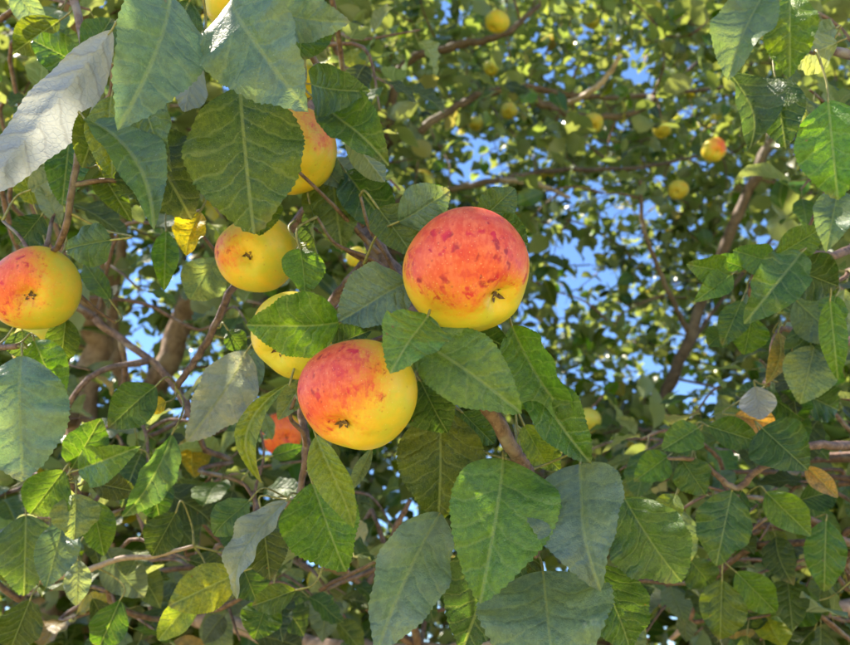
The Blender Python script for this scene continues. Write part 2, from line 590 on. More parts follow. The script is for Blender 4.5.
def place_leaf(b, t, w, d0, d1=None, col=G, silver=0.0, roll=0.0, under=False, fold=.22, bend=.07, hook=0.0, twist=0.0, wave=.05,
               curl=0.0, tipc=0.0, tree=None, branches=None, dent=0.0, jit=.10, pet=True, shape=None):
    """b, t: directions of blade base and tip; w: blade width at its depth"""
    d1 = d0 if d1 is None else d1
    B, T = P(b[0], b[1], d0), P(t[0], t[1], d1)
    L = (T - B).length
    ya = (T - B).normalized()
    view = (CAM - (B + T) * .5).normalized()
    za = (view - view.dot(ya) * ya).normalized()
    rl = R(roll)
    za = Matrix.Rotation(rl, 3, ya) @ za
    if under:
        za = -za
    xa = ya.cross(za)
    W = w / FPX * (d0 + d1) * .5 / max(.4, math.cos(rl)) / (1.0 / math.sqrt(1 + fold * fold)) * 1.03
    seed = rng.randrange(9999)
    k = .45 if w >= 60 else 1.0          # the broad blades are flatter
    wave *= rng.uniform(.8, 1.0 + k)
    curl += rng.uniform(-.55, .40) * k
    twist += rng.uniform(-.65, .65) * k
    fold += rng.uniform(-.06, .22) * k
    tipc += rng.uniform(-.06, .24) * k
    bend += rng.uniform(-.03, .04)
    V, UV, F = leaf_data(L, W, 52, 5, fold, bend, hook, twist, wave, curl, seed, True, tipc, dent, shape, k)
    # tip correction so that the blade still ends at T
    tip = V[52 * 11 + 5]
    ax = Vector((0, L, 0))
    corr = ax - tip
    V = [v + corr * (max(0.0, v.y / L) ** 2) for v in V]
    rot = Matrix((xa, ya, za)).transposed()
    Wv = [B + rot @ v for v in V]
    mi = [0] * len(F)
    near = nearest_stem(B, branches)
    parent = near[2]
    if pet:
        q = near[1]
        dist = near[0]
        back = -ya
        k = min(.030, max(.010, dist * .5))
        a1 = B + back * k * .55 - za * .002
        if dist < .055:
            pts = [B + ya * L * .03, B, a1, a1.lerp(q, .55) + Vector((0, .5 * k, .1 * k)), q]
        else:
            a2 = B + back * k + (q - B).normalized() * .016
            pts = [B + ya * L * .03, B, a1, a2]
            # short spur that carries it
            m1 = a2.lerp(q, .35) + Vector((rng.uniform(-1, 1), rng.uniform(0, 1), rng.uniform(-1, .4))) * dist * .10
            tube('twig', [a2, m1, a2.lerp(q, .7), q], [.0011, .0014, .0018, .0022], TWIG, parent, 6, 5, .2)
        cp = catmull(pts, 5)
        rr = interp([.0004, .0008] + [.0008] * (len(pts) - 3) + [.0012], 5)
        tv, tf = tube_data(cp, rr, 6, 0, 0, len(Wv))
        Wv += tv
        F = F + tf
        UV = UV + [(0, .5)] * len(tv)
        mi += [1] * len(tf)
    o0 = B
    pw = parent_world(parent)
    o = mesh_obj('leaf', [v - o0 for v in Wv], F, [LEAF, PETIOLE], parent, UV, mi)
    o.location = o0 - pw
    j = lambda: 1 + rng.uniform(-jit, jit)
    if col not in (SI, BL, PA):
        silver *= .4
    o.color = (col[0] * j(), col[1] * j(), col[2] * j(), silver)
    return o


# ------------------------------------------------------------------ the trees: trunks, limbs and boughs
def tree(name, label, base):
    t = empty(name, base)
    tag(t, label, 'apple tree', 'apple trees')
    return t


def branch(tree_o, name, pts, rads, mat=TWIG, sides=9, n=8, bump=.14):
    """pts: world points or (px, py, depth)"""
    wp = [p if isinstance(p, Vector) else P(*p) for p in pts]
    o = tube(name, wp, [r for r in rads], mat, tree_o, sides, n, bump, rng.random() * 50, .45 if mat in (TWIG, TWIG_PALE) else .8)
    STEMS[o] = catmull(wp, 8)
    return o


def ground_under(p, dx=0, dy=0):
    return Vector((p.x + dx, p.y + dy, -.05))


# near tree on the left: two slender trunks, its boughs hang towards the camera
tA_low = P(82, 420, 2.05)
A = tree('apple_tree', 'near apple tree with slender trunk at left and drooping boughs of large apples in front', ground_under(tA_low))
trunkA = branch(A, 'trunk', [ground_under(tA_low), ground_under(tA_low) + Vector((.03, .02, .9)), tA_low, P(97, 290, 2.05), P(112, 140, 2.1), P(150, -60, 2.2), P(230, -330, 2.4)],
                [.085, .058, .038, .035, .032, .028, .018], BARK, 12, 8, .22)
trunkA2 = branch(A, 'trunk', [ground_under(tA_low) + Vector((.02, .03, 0)), P(118, 470, 2.2), P(165, 370, 2.3), P(205, 250, 2.4), P(235, 120, 2.5), P(300, -120, 2.7)],
                 [.05, .042, .037, .033, .027, .014], BARK, 11, 8, .22)
branch(A, 'trunk', [P(118, 470, 2.2), P(128, 400, 2.25), P(112, 330, 2.3), P(124, 200, 2.35), P(110, 60, 2.45)], [.024, .021, .018, .015, .010], BARK, 9, 8, .2)
limbA = branch(A, 'limb', [P(112, 140, 2.1), P(60, -60, 1.6), P(40, -160, 1.15), P(150, -190, .85), P(300, -160, .72)], [.030, .024, .018, .012, .006], BARK)
limbA2 = branch(A, 'limb', [P(82, 420, 2.05), P(-60, 380, 1.6), P(-150, 330, 1.1), P(-120, 420, .85), P(-70, 520, .75)], [.028, .022, .016, .010, .005], BARK)
limbA3 = branch(A, 'limb', [P(82, 500, 2.05), P(170, 600, 1.6), P(300, 640, 1.25), P(420, 650, 1.05), P(520, 640, 1.0)], [.026, .018, .013, .009, .005], BARK)
S1 = branch(A, 'branch', [P(150, -190, .85), P(235, -60, .70), P(290, 60, .66), P(335, 170, .63), P(380, 250, .575), P(420, 318, .50), P(462, 368, .447), P(490, 413, .432), P(512, 448, .440), P(529, 475, .452), P(538, 520, .452), P(537, 542, .450)],
            [.010, .007, .0062, .0060, .0075, .0056, .0048, .0043, .0043, .0040, .0036, .0032], TWIG, 12, 10, .16)
S2 = branch(A, 'branch', [P(40, -160, 1.15), P(60, -60, .66), P(84, 50, .55), P(80, 130, .52), P(72, 192, .515), P(62, 240, .53), P(40, 262, .55)],
            [.010, .004, .0026, .0024, .0024, .0024, .0020], TWIG)
S3 = branch(A, 'branch', [P(335, 170, .63), P(285, 235, .64), P(238, 280, .63), P(207, 342, .62), P(176, 387, .61)], [.006, .0042, .0034, .0030, .0028], TWIG)
S4 = branch(A, 'branch', [P(380, 250, .575), P(335, 300, .59), P(303, 352, .56), P(302, 410, .545), P(306, 452, .535), P(298, 500, .535)], [.006, .0042, .0036, .0032, .0030, .0022], TWIG)
S5 = branch(A, 'branch', [P(84, 50, .55), P(130, 20, .53), P(170, -8, .5), P(235, -4, .5), P(290, 25, .51), P(330, 86, .58)], [.0045, .004, .0036, .0032, .0028, .0022], TWIG)
S6 = branch(A, 'branch', [P(-120, 420, .85), P(-60, 440, .68), P(0, 455, .62), P(40, 478, .60), P(68, 482, .60), P(90, 510, .62)], [.008, .005, .0036, .003, .0026, .0018], TWIG)
S7 = branch(A, 'branch', [P(-70, 520, .75), P(20, 575, .70), P(85, 570, .68), P(122, 558, .66), P(155, 556, .65), P(194, 546, .64)], [.006, .0036, .0028, .0024, .0021, .0015], TWIG_PALE)
S8 = branch(A, 'branch', [P(97, 290, 2.05), P(40, 280, 1.5), P(78, 306, 1.0), P(120, 338, .93), P(165, 374, .90), P(186, 408, .88), P(205, 450, .86)], [.012, .008, .0048, .0046, .0044, .0040, .003], TWIG)
S9 = branch(A, 'branch', [P(170, 600, 1.6), P(215, 560, 1.0), P(262, 530, .72), P(292, 500, .62)], [.009, .006, .0045, .0022], TWIG)
S10 = branch(A, 'branch', [P(420, 650, 1.05), P(404, 600, .96), P(392, 545, .93), P(410, 500, .92)], [.006, .0055, .0045, .003], TWIG)
S11 = branch(A, 'branch', [P(420, 650, 1.05), P(365, 600, 1.05), P(385, 555, 1.08), P(372, 510, 1.1)], [.006, .005, .004, .003], TWIG)
S12 = branch(A, 'branch', [P(-60, 440, .68), P(-40, 380, .63), P(-20, 352, .56), P(18, 346, .53)], [.005, .004, .003, .002], TWIG)
BA = [S12, S1, S2, S3, S4, S5, S6, S7, S9]

# tree on the right, trunk just outside the picture, its sprays reach in
B0 = P(1060, 430, 1.9)
B = tree('apple_tree', 'apple tree reaching in at the right with small leafy sprays and a curled leaf with silvery glare in its colour', ground_under(B0))
trunkB = branch(B, 'trunk', [ground_under(B0), B0, P(1080, 200, 2.0), P(1120, -100, 2.2)], [.10, .07, .055, .035], BARK, 12, 8, .2)
limbB = branch(B, 'limb', [P(1080, 200, 2.0), P(1010, 130, 1.4), P(960, 90, 1.0), P(900, 60, .75)], [.032, .02, .012, .006], BARK)
limbB2 = branch(B, 'limb', [B0, P(1000, 440, 1.3), P(930, 450, .95), P(880, 448, .74)], [.034, .02, .012, .006], BARK)
limbB3 = branch(B, 'limb', [B0, P(980, 590, 1.6), P(850, 605, 1.45), P(780, 592, 1.4), P(720, 600, 1.4), P(670, 640, 1.4)], [.03, .019, .016, .013, .008, .004], BARK)
R1 = branch(B, 'branch', [P(900, 60, .75), P(850, 55, .66), P(815, 45, .62), P(775, 30, .6), P(762, -10, .6)], [.006, .0042, .0034, .0028, .002], TWIG)
R2 = branch(B, 'branch', [P(960, 90, 1.0), P(890, 200, .78), P(848, 250, .68), P(806, 254, .65), P(770, 262, .63), P(735, 272, .62)], [.009, .0055, .004, .0032, .0028, .0018], TWIG)
R3 = branch(B, 'branch', [P(880, 448, .74), P(838, 446, .68), P(806, 447, .66), P(758, 470, .66), P(735, 488, .66), P(700, 462, .67), P(668, 458, .68)], [.006, .0042, .0036, .003, .0028, .0024, .0016], TWIG)
R4 = branch(B, 'branch', [P(890, 200, .78), P(870, 320, .74), P(826, 345, .72), P(780, 330, .72), P(768, 385, .73)], [.006, .005, .0038, .003, .002], TWIG)
R5 = branch(B, 'branch', [P(930, 450, .95), P(870, 540, .8), P(812, 520, .75), P(765, 500, .73), P(735, 496, .72)], [.007, .005, .0036, .0026, .002], TWIG)
BB = [R1, R2, R3, R4, R5]

# tree behind, centre: leaning limb at right, long level limbs across the top
C0 = P(575, 660, 3.0)
C = tree('apple_tree', 'blurred apple tree standing behind with a leaning limb and long level limbs against blue sky', ground_under(C0, .1, .2))
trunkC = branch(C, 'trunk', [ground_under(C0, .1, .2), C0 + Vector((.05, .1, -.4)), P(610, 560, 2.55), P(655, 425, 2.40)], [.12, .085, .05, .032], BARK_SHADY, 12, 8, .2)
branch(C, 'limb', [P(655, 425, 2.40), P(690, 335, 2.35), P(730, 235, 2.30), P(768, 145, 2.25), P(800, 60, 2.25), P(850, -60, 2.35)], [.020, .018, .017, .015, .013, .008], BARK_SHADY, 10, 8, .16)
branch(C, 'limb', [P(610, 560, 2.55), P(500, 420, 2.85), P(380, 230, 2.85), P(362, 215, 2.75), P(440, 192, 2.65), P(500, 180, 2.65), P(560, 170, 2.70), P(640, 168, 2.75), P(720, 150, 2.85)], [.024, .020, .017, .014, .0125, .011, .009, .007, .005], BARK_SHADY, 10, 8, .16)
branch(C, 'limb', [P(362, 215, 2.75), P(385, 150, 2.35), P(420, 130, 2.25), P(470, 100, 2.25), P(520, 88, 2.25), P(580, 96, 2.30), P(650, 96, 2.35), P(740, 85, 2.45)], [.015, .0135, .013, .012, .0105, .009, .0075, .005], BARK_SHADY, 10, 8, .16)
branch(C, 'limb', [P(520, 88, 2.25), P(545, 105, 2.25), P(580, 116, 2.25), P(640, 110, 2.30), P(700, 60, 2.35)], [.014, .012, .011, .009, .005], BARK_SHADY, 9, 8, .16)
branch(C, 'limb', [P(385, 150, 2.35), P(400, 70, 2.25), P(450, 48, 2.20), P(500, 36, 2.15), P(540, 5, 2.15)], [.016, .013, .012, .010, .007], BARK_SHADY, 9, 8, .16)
branch(C, 'branch', [P(562, 106, 2.15), P(590, 92, 2.05), P(608, 75, 2.00), P(621, 55, 1.95)], [.008, .0085, .0075, .006], TWIG_DRY, 9)
branch(C, 'branch', [P(500, 180, 2.65), P(540, 185, 2.60), P(570, 198, 2.55)], [.010, .009, .006], TWIG_DRY, 9)
branch(C, 'branch', [P(655, 425, 2.40), P(700, 330, 2.55), P(800, 205, 2.60), P(850, 150, 2.65)], [.008, .007, .006, .004], BARK_SHADY, 9)
branch(C, 'branch', [P(690, 335, 2.35), P(672, 300, 2.30), P(645, 232, 2.25), P(640, 180, 2.25)], [.010, .008, .007, .005], BARK_SHADY, 9)

# ------------------------------------------------------------------ apples
def apple_mesh(r, mat, seed=0, nu=56, nv=36, tall=.88):
    """+Z stalk end, -Z eye"""
    rnd = random.Random(seed)
    V, F = [], []
    l1, l2 = rnd.uniform(0, 6.28), rnd.uniform(0, 6.28)
    prof = []
    for i in range(nv + 1):
        t = math.pi * i / nv               # 0 stalk .. pi eye
        rho = math.sin(t)
        z = math.cos(t) * tall
        rr = rho ** .93 * (1 + .05 * math.cos(t))
        z += .02 * math.cos(2 * t)
        # basins
        z -= .40 * math.exp(-(rho / .26) ** 2) if t < math.pi / 2 else 0
        z += .20 * math.exp(-(rho / .22) ** 2) if t > math.pi / 2 else 0
        prof.append((rr, z))
    for i, (rr, z) in enumerate(prof):
        t = math.pi * i / nv
        for k in range(nu):
            a = 2 * math.pi * k / nu
            lob = 1 + .018 * math.cos(5 * a + l1) * (.4 + max(0, -math.cos(t)) * 1.4) + .030 * math.cos(2 * a + l2) + .022 * math.cos(3 * a + l1 * 2)
            rib = 1 + (.07 * math.cos(5 * a + l1) + .04 * math.cos(11 * a + l2)) * math.exp(-((t - 2.82) / .22) ** 2)
            V.append(Vector((rr * lob * rib * math.cos(a), rr * lob * rib * math.sin(a), z + .055 * math.cos(a + l2) * rr)) * r)
    for i in range(nv):
        for k in range(nu):
            a, b = i * nu + k, i * nu + (k + 1) % nu
            F.append((a, a + nu, b + nu, b))
    return V, F, prof


def apple(px, py, d, rpx, eye, label, blush=None, amount=0.0, stem=None, near=True, seed=1, group=None, tall=.88, ripe=(.82, .55, .035), blushc=(.78, .040, .028), orange=(.88, .28, .025)):
    """eye: offset of the blossom end in apple radii, right and down as seen; blush: direction (right, up, towards)"""
    r = rpx / FPX * d
    ctr = P(px, py, d)
    view = (CAM - ctr).normalized()
    rt = UP.cross(view).normalized()
    up = view.cross(rt).normalized()
    ex, ey = eye
    ez = math.sqrt(max(.05, 1 - min(.95, ex * ex + ey * ey)))
    eyed = (rt * ex - up * ey + view * ez).normalized()
    za = -eyed
    xa = rt - rt.dot(za) * za
    xa.normalize()
    ya = za.cross(xa)
    rot = Matrix((xa, ya, za)).transposed()
    bl = blush or (-.2, .9, .3)
    bw = (rt * bl[0] + up * bl[1] + view * bl[2]).normalized()
    bloc = rot.transposed() @ bw
    mat = apple_material('apple_skin', bloc, amount, r, seed * 1.37, ripe, blushc, orange)
    root = empty('apple', ctr)
    tag(root, label, 'apple', group)
    V, F, prof = apple_mesh(r, mat, seed, 56 if near else 28, 36 if near else 18, tall)
    mesh_obj('flesh', [rot @ v for v in V], F, mat, root)
    # eye: dried sepals in the basin
    rnd = random.Random(seed + 5)
    ez0 = prof[-1][1] * r
    sv, sf = [], []
    for k in range(6):
        a = k * 2 * math.pi / 6 + rnd.uniform(-.3, .3)
        dr = Vector((math.cos(a), math.sin(a), 0))
        sd = Vector((-math.sin(a), math.cos(a), 0))
        ln = r * rnd.uniform(.12, .20)
        wd = r * .035
        o = len(sv)
        lift = rnd.uniform(.02, .07) * r
        z0 = Vector((0, 0, ez0))
        sv += [z0 + dr * r * .01 - sd * wd + Vector((0, 0, .01 * r)), z0 + dr * r * .01 + sd * wd + Vector((0, 0, .01 * r)),
               z0 + dr * ln * .6 + sd * wd * .9 - Vector((0, 0, lift)), z0 + dr * ln * .6 - sd * wd * .9 - Vector((0, 0, lift)),
               z0 + dr * ln * .85 + sd * wd * rnd.uniform(-1, 1) - Vector((0, 0, lift * 1.9)),
               z0 + dr * ln * .5 - Vector((0, 0, lift * .4))]
        sf += [(o, o + 1, o + 2, o + 5), (o, o + 5, o + 3), (o + 5, o + 2, o + 4, o + 3)]
    o = len(sv)
    for k in range(8):
        a = k * math.pi / 4
        sv.append(Vector((math.cos(a) * r * .05, math.sin(a) * r * .05, ez0 - .012 * r)))
    sf.append(tuple(range(o, o + 8)))
    mesh_obj('eye', [rot @ v for v in sv], sf, CALYX, root, smooth=False)
    # stalk from the cavity to the twig
    top = rot @ Vector((0, 0, prof[0][1] * r - .002))
    mid = rot @ Vector((0, 0, (prof[0][1] + .42) * r))
    if stem is not None:
        end = nearest_stem(ctr + mid, stem)[1] - ctr
        if end.length > r * 2.4:
            end = mid + (end - mid).normalized() * r * 1.0
    else:
        end = mid + (za * .6 + Vector((0, 0, .8))) * r * .35
    tube('stalk', [top + ctr, mid + ctr, (mid + end) * .5 + za * r * .15 + ctr, end + ctr], [.0013, .0012, .0012, .0017], STEM, root, 7, 5, .1)
    return root


AG = 'apples hanging in front'
apple(467.5, 272.5, .432, 64, (.60, .46), 'largest apple, red upper half with dark red flecks, hanging above the centre', (-.10, .85, .45), .10, BA, seed=3, tall=.90)
apple(358.5, 394.5, .420, 57.5, (-.34, .63), 'apple with pink-red upper side hanging lowest, just below the large centre one', (-.55, .72, .35), -.06, BA, seed=8, tall=.93)
apple(257, 254, .555, 39.5, (-.31, .08), 'mostly yellow apple with a pink shoulder, partly covered from above by a broad leaf', (-.85, .75, .1), -.55, BA, seed=4)
apple(292, 150, .545, 45, (-.05, .62), 'yellow apple with orange cheek showing beside the broad olive leaf near the top', (.75, .65, .2), -.48, BA, seed=5, tall=1.0)
apple(297, 336, .500, 46, (-.56, .46), 'plain yellow apple almost hidden behind a bright green leaf', (-.3, .9, -.5), -1.0, BA, seed=6)
apple(35, 289, .54, 42.5, (-.14, .20), 'apple with red top and yellow underside cut by the left picture edge', (-.35, .85, .30), -.12, BA, seed=7, ripe=(.78, .53, .03))
apple(43, 346, .68, 29, (.1, .5), 'small yellow apple peeking out below the red-topped apple at the left edge', (0, 1, -.4), -1.0, None, seed=9)
apple(282, 434, 1.15, 21, (.28, .22), 'small orange-red apple glowing behind the leaves below the lowest apple', (-.2, .4, .8), .75, None, False, seed=10, blushc=(.90, .14, .008), orange=(.92, .28, .01))
apple(232, 5, .62, 28, (.1, .5), 'yellow apple behind the blue-green leaves at the very top', (.3, .8, -.4), -1.0, None, seed=12)
apple(297, 76, .57, 26, (.1, .5), 'yellow apple glimpsed between leaves above the orange-cheeked apple', (.3, .8, -.4), -1.0, None, seed=13)
FAR = [(357, 257, 22, 'small yellow apple in the gap left of the largest apple'),
       (593, 123, 21, 'far yellow apple under the level limb, beside the pale dead twig'),
       (509, 111, 17, 'far yellow apple just under the middle of the level limb'),
       (497, 22, 24, 'far yellow apple at the top edge above the limbs'),
       (592, 22, 15, 'far yellow apple at the top edge, right of another'),
       (548, 174, 15, 'far yellow apple against the lower level limb'),
       (714, 150, 24, 'far apple with orange top by the leaning limb'),
       (476, 124, 16, 'far yellow apple below the bend of the level limb'),
       (587, 421, 27, 'far golden apple beside the folded leaf right of centre'),
       (491, 68, 16, 'far pale yellow apple between the two upper limbs'),
       (125, 308, 15, 'far yellow apple by the slender trunk at left'),
       (678, 190, 20, 'far yellow apple left of the leaning limb'),
       (662, 130, 18, 'far dull yellow apple above the leaning limb')]
for i, (x, y, dpx, lab) in enumerate(FAR):
    dd = .062 * FPX / dpx
    dd = 1.05 if 'gap left' in lab else min(dd, 3.0)
    rip = (.62, .47, .05) if i % 3 else (.70, .52, .04)
    apple(x, y, dd, dpx / 2, (rng.uniform(-.5, .5), rng.uniform(.2, .7)), lab, (.3, .9, .2), -.30 if 'orange top' in lab else -.9, None, False, 20 + i, 'far yellow apples', ripe=rip)

# ------------------------------------------------------------------ front leaves, one by one
def LA(*a, **k):
    return place_leaf(*a, branches=BA, **k)


def LB(*a, **k):
    return place_leaf(*a, branches=BB, **k)


# upper left
LA((170, -4), (117, 131), 84, .475, .420, BL, .18, roll=-14, shape=.78, bend=.10, fold=.18, tipc=.05)
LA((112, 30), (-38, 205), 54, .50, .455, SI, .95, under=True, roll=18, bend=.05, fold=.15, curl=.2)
LA((84, 60), (112, 18), 34, .52, .53, G, .1)
LA((88, 68), (32, 40), 36, .56, .56, G)
LA((60, 20), (14, 52), 34, .60, .60, OL)
LA((15, -10), (46, 34), 26, .62, .62, PA, .3)
LA((232, -2), (309, 113), 98, .470, .418, BL, .22, roll=12, bend=.10, fold=.16, shape=.78, tipc=.08)
LA((190, 0), (158, 104), 52, .50, .50, DG, roll=20)
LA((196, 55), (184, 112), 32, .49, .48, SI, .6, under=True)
LA((240, 86), (254, 234), 112, .485, .468, OL, 0, bend=.06, fold=.10, wave=.04, roll=8)
LA((262, 190), (259, 236), 40, .49, .487, OL, 0, fold=.4)
LA((112, 95), (112, 178), 34, .50, .48, YG, 0, fold=.5, roll=25)
LA((98, 118), (104, 172), 22, .53, .53, YG, 0, fold=.3)
LA((142, 92), (172, 172), 48, .485, .475, G, .25, roll=20)
LA((140, 128), (192, 220), 82, .512, .50, OLD, 0, bend=.06, fold=.12)
LA((84, 118), (154, 230), 40, .49, .445, G, .30, roll=-28, fold=.5, hook=-.08, bend=.05)
LA((100, 170), (132, 222), 28, .53, .52, OL)
LA((112, 240), (66, 250), 42, .50, .50, G, .35, roll=15, curl=.4)
LA((200, 212), (186, 256), 27, .53, .52, YE, 0, fold=.5, roll=20, wave=.12)
LA((166, 230), (164, 291), 24, .58, .56, BG, 0, fold=.25)
LA((215, 258), (190, 300), 42, .60, .60, PA, .15, fold=.35)
LA((30, 190), (72, 168), 26, .58, .57, PA, .4)
LA((34, 205), (20, 165), 26, .60, .6, YG, 0)
LA((42, 215), (18, 245), 34, .60, .6, DG, .1)
LA((60, 225), (40, 180), 20, .58, .58, PA, .5)
LA((110, 300), (84, 262), 20, .60, .6, G, .4)
LA((70, 132), (62, 206), 38, .545, .54, G, .1)
LA((104, 106), (82, 168), 36, .515, .505, OL, .1)
LA((46, 96), (38, 150), 36, .56, .55, G, .1)
LA((70, 80), (52, 118), 28, .6, .6, DG, .1)
# around the upper apples
LA((318, 100), (389, 166), 46, .505, .485, G, .05, roll=-15, fold=.3, bend=.08)
LA((345, 130), (385, 182), 30, .53, .53, G, .2, under=True)
LA((311, 84), (370, 91), 46, .50, .48, G, .22, bend=.09, roll=12)
LA((304, 12), (299, 62), 48, .50, .50, G, .15)
LA((262, 10), (350, 22), 46, .48, .47, BL, .3, roll=12)
LA((308, 150), (345, 190), 30, .56, .56, BL, .35)
LA((330, 162), (342, 252), 60, .57, .545, OL, .18, bend=.07, fold=.15)
LA((310, 205), (322, 262), 18, .55, .55, G, .3, roll=45)
LA((346, 172), (398, 240), 46, .56, .55, DG, .05)
LA((378, 208), (414, 258), 44, .50, .49, OL, .1, roll=-12, fold=.3)
LA((398, 222), (450, 190), 44, .49, .48, BL, .2, roll=10)
LA((440, 214), (428, 184), 32, .50, .50, BG, .1)
LA((478, 222), (515, 188), 36, .50, .50, OL, .2)
LA((485, 225), (528, 244), 40, .49, .49, G, .1)
LA((300, 249), (305, 296), 40, .515, .505, BG, .05, fold=.35, roll=-10)
LA((299, 243), (317, 268), 16, .525, .515, YG, 0, fold=.4)
LA((409, 282), (338, 322), 62, .452, .432, BL, .22, roll=10, bend=.08, fold=.14)
LA((332, 345), (372, 330), 30, .47, .46, DG, .1)
LA((340, 322), (246, 325), 62, .450, .428, BG, .05, roll=-12, bend=.09, fold=.16)
LA((428, 316), (390, 374), 66, .412, .370, BG, .16, roll=8, bend=.12, fold=.18, dent=.2)
LA((428, 360), (400, 330), 30, .43, .42, OL, .1)
LA((414, 340), (522, 414), 68, .440, .400, BG, .20, roll=-14, bend=.10, fold=.20)
LA((455, 322), (517, 352), 34, .452, .45, G, .05)
LA((512, 326), (577, 424), 54, .450, .425, BG, .14, roll=18, bend=.12, fold=.25)
LA((520, 372), (591, 464), 42, .438, .418, G, .0, roll=-25, fold=.40, bend=.08, hook=.04)
LA((500, 345), (535, 384), 22, .455, .45, YG, 0, under=True)
LA((420, 380), (448, 433), 54, .452, .44, G, .0, fold=.22, roll=8)
LA((462, 412), (494, 444), 34, .48, .48, G, .05)
LA((440, 408), (438, 522), 84, .470, .455, OL, .0, bend=.07, fold=.14, roll=-8)
LA((458, 455), (482, 505), 34, .48, .48, OLD, .0)
LA((524, 425), (548, 468), 32, .48, .48, YG, 0, fold=.3)
LA((530, 440), (560, 470), 28, .50, .50, OL, 0)
# bottom centre, the big ones
LA((503, 458), (480, 604), 96, .440, .392, BG, .16, roll=-8, bend=.09, fold=.24, shape=.78, wave=.03)
LA((580, 463), (601, 592), 84, .436, .382, BL, .20, roll=16, bend=.10, fold=.42, shape=.78, wave=.03)
LA((543, 572), (555, 690), 128, .440, .385, BL, .14, bend=.10, fold=.14)
LA((505, 525), (462, 650), 74, .452, .445, DG, .08, roll=-10, fold=.2)
LA((440, 513), (376, 655), 66, .455, .405, BL, .32, roll=-18, fold=.30, hook=.05, wave=.07)
LA((624, 497), (682, 582), 76, .455, .44, G, .28, roll=12, bend=.10)
LA((598, 565), (630, 650), 62, .46, .45, G, .05, roll=-8)
LA((545, 500), (588, 560), 50, .455, .45, DG, .05)
LA((520, 545), (520, 610), 50, .46, .46, OLD, .05)
LA((572, 560), (600, 600), 36, .47, .47, G, .05)
# lower left
LA((312, 482), (346, 572), 72, .505, .485, BG, .0, bend=.05, fold=.28, roll=6)
LA((316, 436), (354, 528), 28, .46, .455, YG, .22, roll=20, fold=.6, hook=-.05)
LA((290, 383), (262, 484), 20, .48, .47, YG, .05, hook=.26, fold=.5, roll=15)
LA((306, 378), (278, 420), 22, .50, .50, PA, .1, fold=.4)
LA((372, 448), (352, 490), 12, .47, .47, PA, .3, fold=.5)
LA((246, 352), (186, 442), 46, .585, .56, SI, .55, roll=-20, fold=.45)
LA((256, 350), (222, 412), 44, .60, .59, BL, .3, roll=10)
LA((228, 330), (244, 352), 22, .6, .6, G, .1)
LA((156, 386), (108, 428), 40, .57, .55, G, .22, bend=.10, roll=8)
LA((166, 402), (144, 410), 18, .59, .58, YE, 0)
LA((22, 356), (22, 482), 86, .50, .475, BL, .30, bend=.08, fold=.14, roll=8)
LA((34, 340), (62, 404), 36, .56, .55, BG, .05, fold=.35)
LA((66, 318), (60, 368), 28, .58, .58, OL, 0, fold=.4)
LA((22, 330), (24, 360), 30, .60, .60, G, .2)
LA((78, 470), (141, 446), 38, .57, .55, BG, .12, fold=.28)
LA((72, 468), (101, 418), 40, .59, .59, G, .05)
LA((64, 470), (30, 514), 46, .58, .57, BG, .12)
LA((172, 434), (122, 517), 30, .57, .55, G, .35, roll=-30, fold=.5)
LA((76, 494), (74, 540), 44, .57, .56, PA, .12, fold=.1)
LA((90, 482), (138, 492), 26, .60, .60, OLD, 0)
LA((92, 500), (104, 556), 30, .61, .60, BG, .0)
LA((64, 520), (46, 588), 38, .60, .58, BL, .15)
LA((26, 515), (24, 596), 52, .62, .61, G, .25)
LA((78, 560), (76, 606), 24, .62, .61, PA, .25)
LA((240, 572), (168, 606), 44, .62, .60, YG, .0, fold=.18)
LA((176, 512), (152, 556), 36, .63, .62, OLD, 0)
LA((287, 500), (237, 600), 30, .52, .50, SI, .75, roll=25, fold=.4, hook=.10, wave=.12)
LA((262, 512), (270, 580), 44, .56, .55, OLD, 0)
LA((250, 500), (214, 536), 30, .58, .57, G, .3, roll=20, fold=.5)
LA((285, 508), (300, 548), 24, .54, .54, G, .3)
LA((296, 590), (252, 606), 26, .62, .62, OL, 0)
LA((200, 590), (158, 640), 26, .62, .62, YG, .1, fold=.4)
LA((240, 560), (256, 600), 40, .66, .66, DG, .05)
LA((268, 600), (254, 640), 40, .68, .66, G, 0)
LA((150, 470), (160, 520), 34, .66, .66, DG, 0)
LA((120, 600), (98, 650), 34, .68, .68, G, .0)
LA((30, 600), (10, 650), 40, .68, .68, OLD, .0)

LA((272, 456), (304, 446), 16, .75, .75, G, 0)
LA((262, 412), (272, 440), 14, .8, .8, PA, .1)
# right hand sprays
LB((764, -6), (728, 80), 52, .60, .585, G, .65, roll=18, fold=.3)
LB((728, 72), (749, 150), 32, .60, .59, DG, .25, roll=-35, fold=.6, hook=-.12)
LB((790, -4), (790, 78), 46, .60, .59, BG, .0, fold=.25)
LB((775, 76), (786, 150), 44, .60, .58, DG, .0, fold=.2, curl=.3)
LB((838, 42), (788, 64), 40, .60, .60, PA, .0, under=True)
LB((836, 28), (798, 42), 22, .63, .63, PA, .45)
LB((828, 100), (838, 200), 64, .57, .56, BG, .05, fold=.18)
LB((838, 190), (826, 252), 36, .60, .59, BL, .15)
LB((728, 272), (686, 264), 30, .61, .60, BG, .05)
LB((732, 274), (694, 302), 26, .61, .60, BG, .15)
LB((745, 268), (710, 256), 18, .62, .62, BG, 0)
LB((772, 262), (733, 250), 30, .63, .62, BG, .2)
LB((776, 256), (822, 228), 30, .63, .62, BG, .0, fold=.3)
LB((802, 252), (744, 324), 46, .61, .58, G, .05, fold=.22, bend=.10)
LB((790, 268), (838, 286), 46, .63, .62, DG, 0)
LB((796, 300), (838, 340), 46, .66, .66, BL, .1)
LB((836, 296), (826, 330), 26, .64, .63, BG, .1)
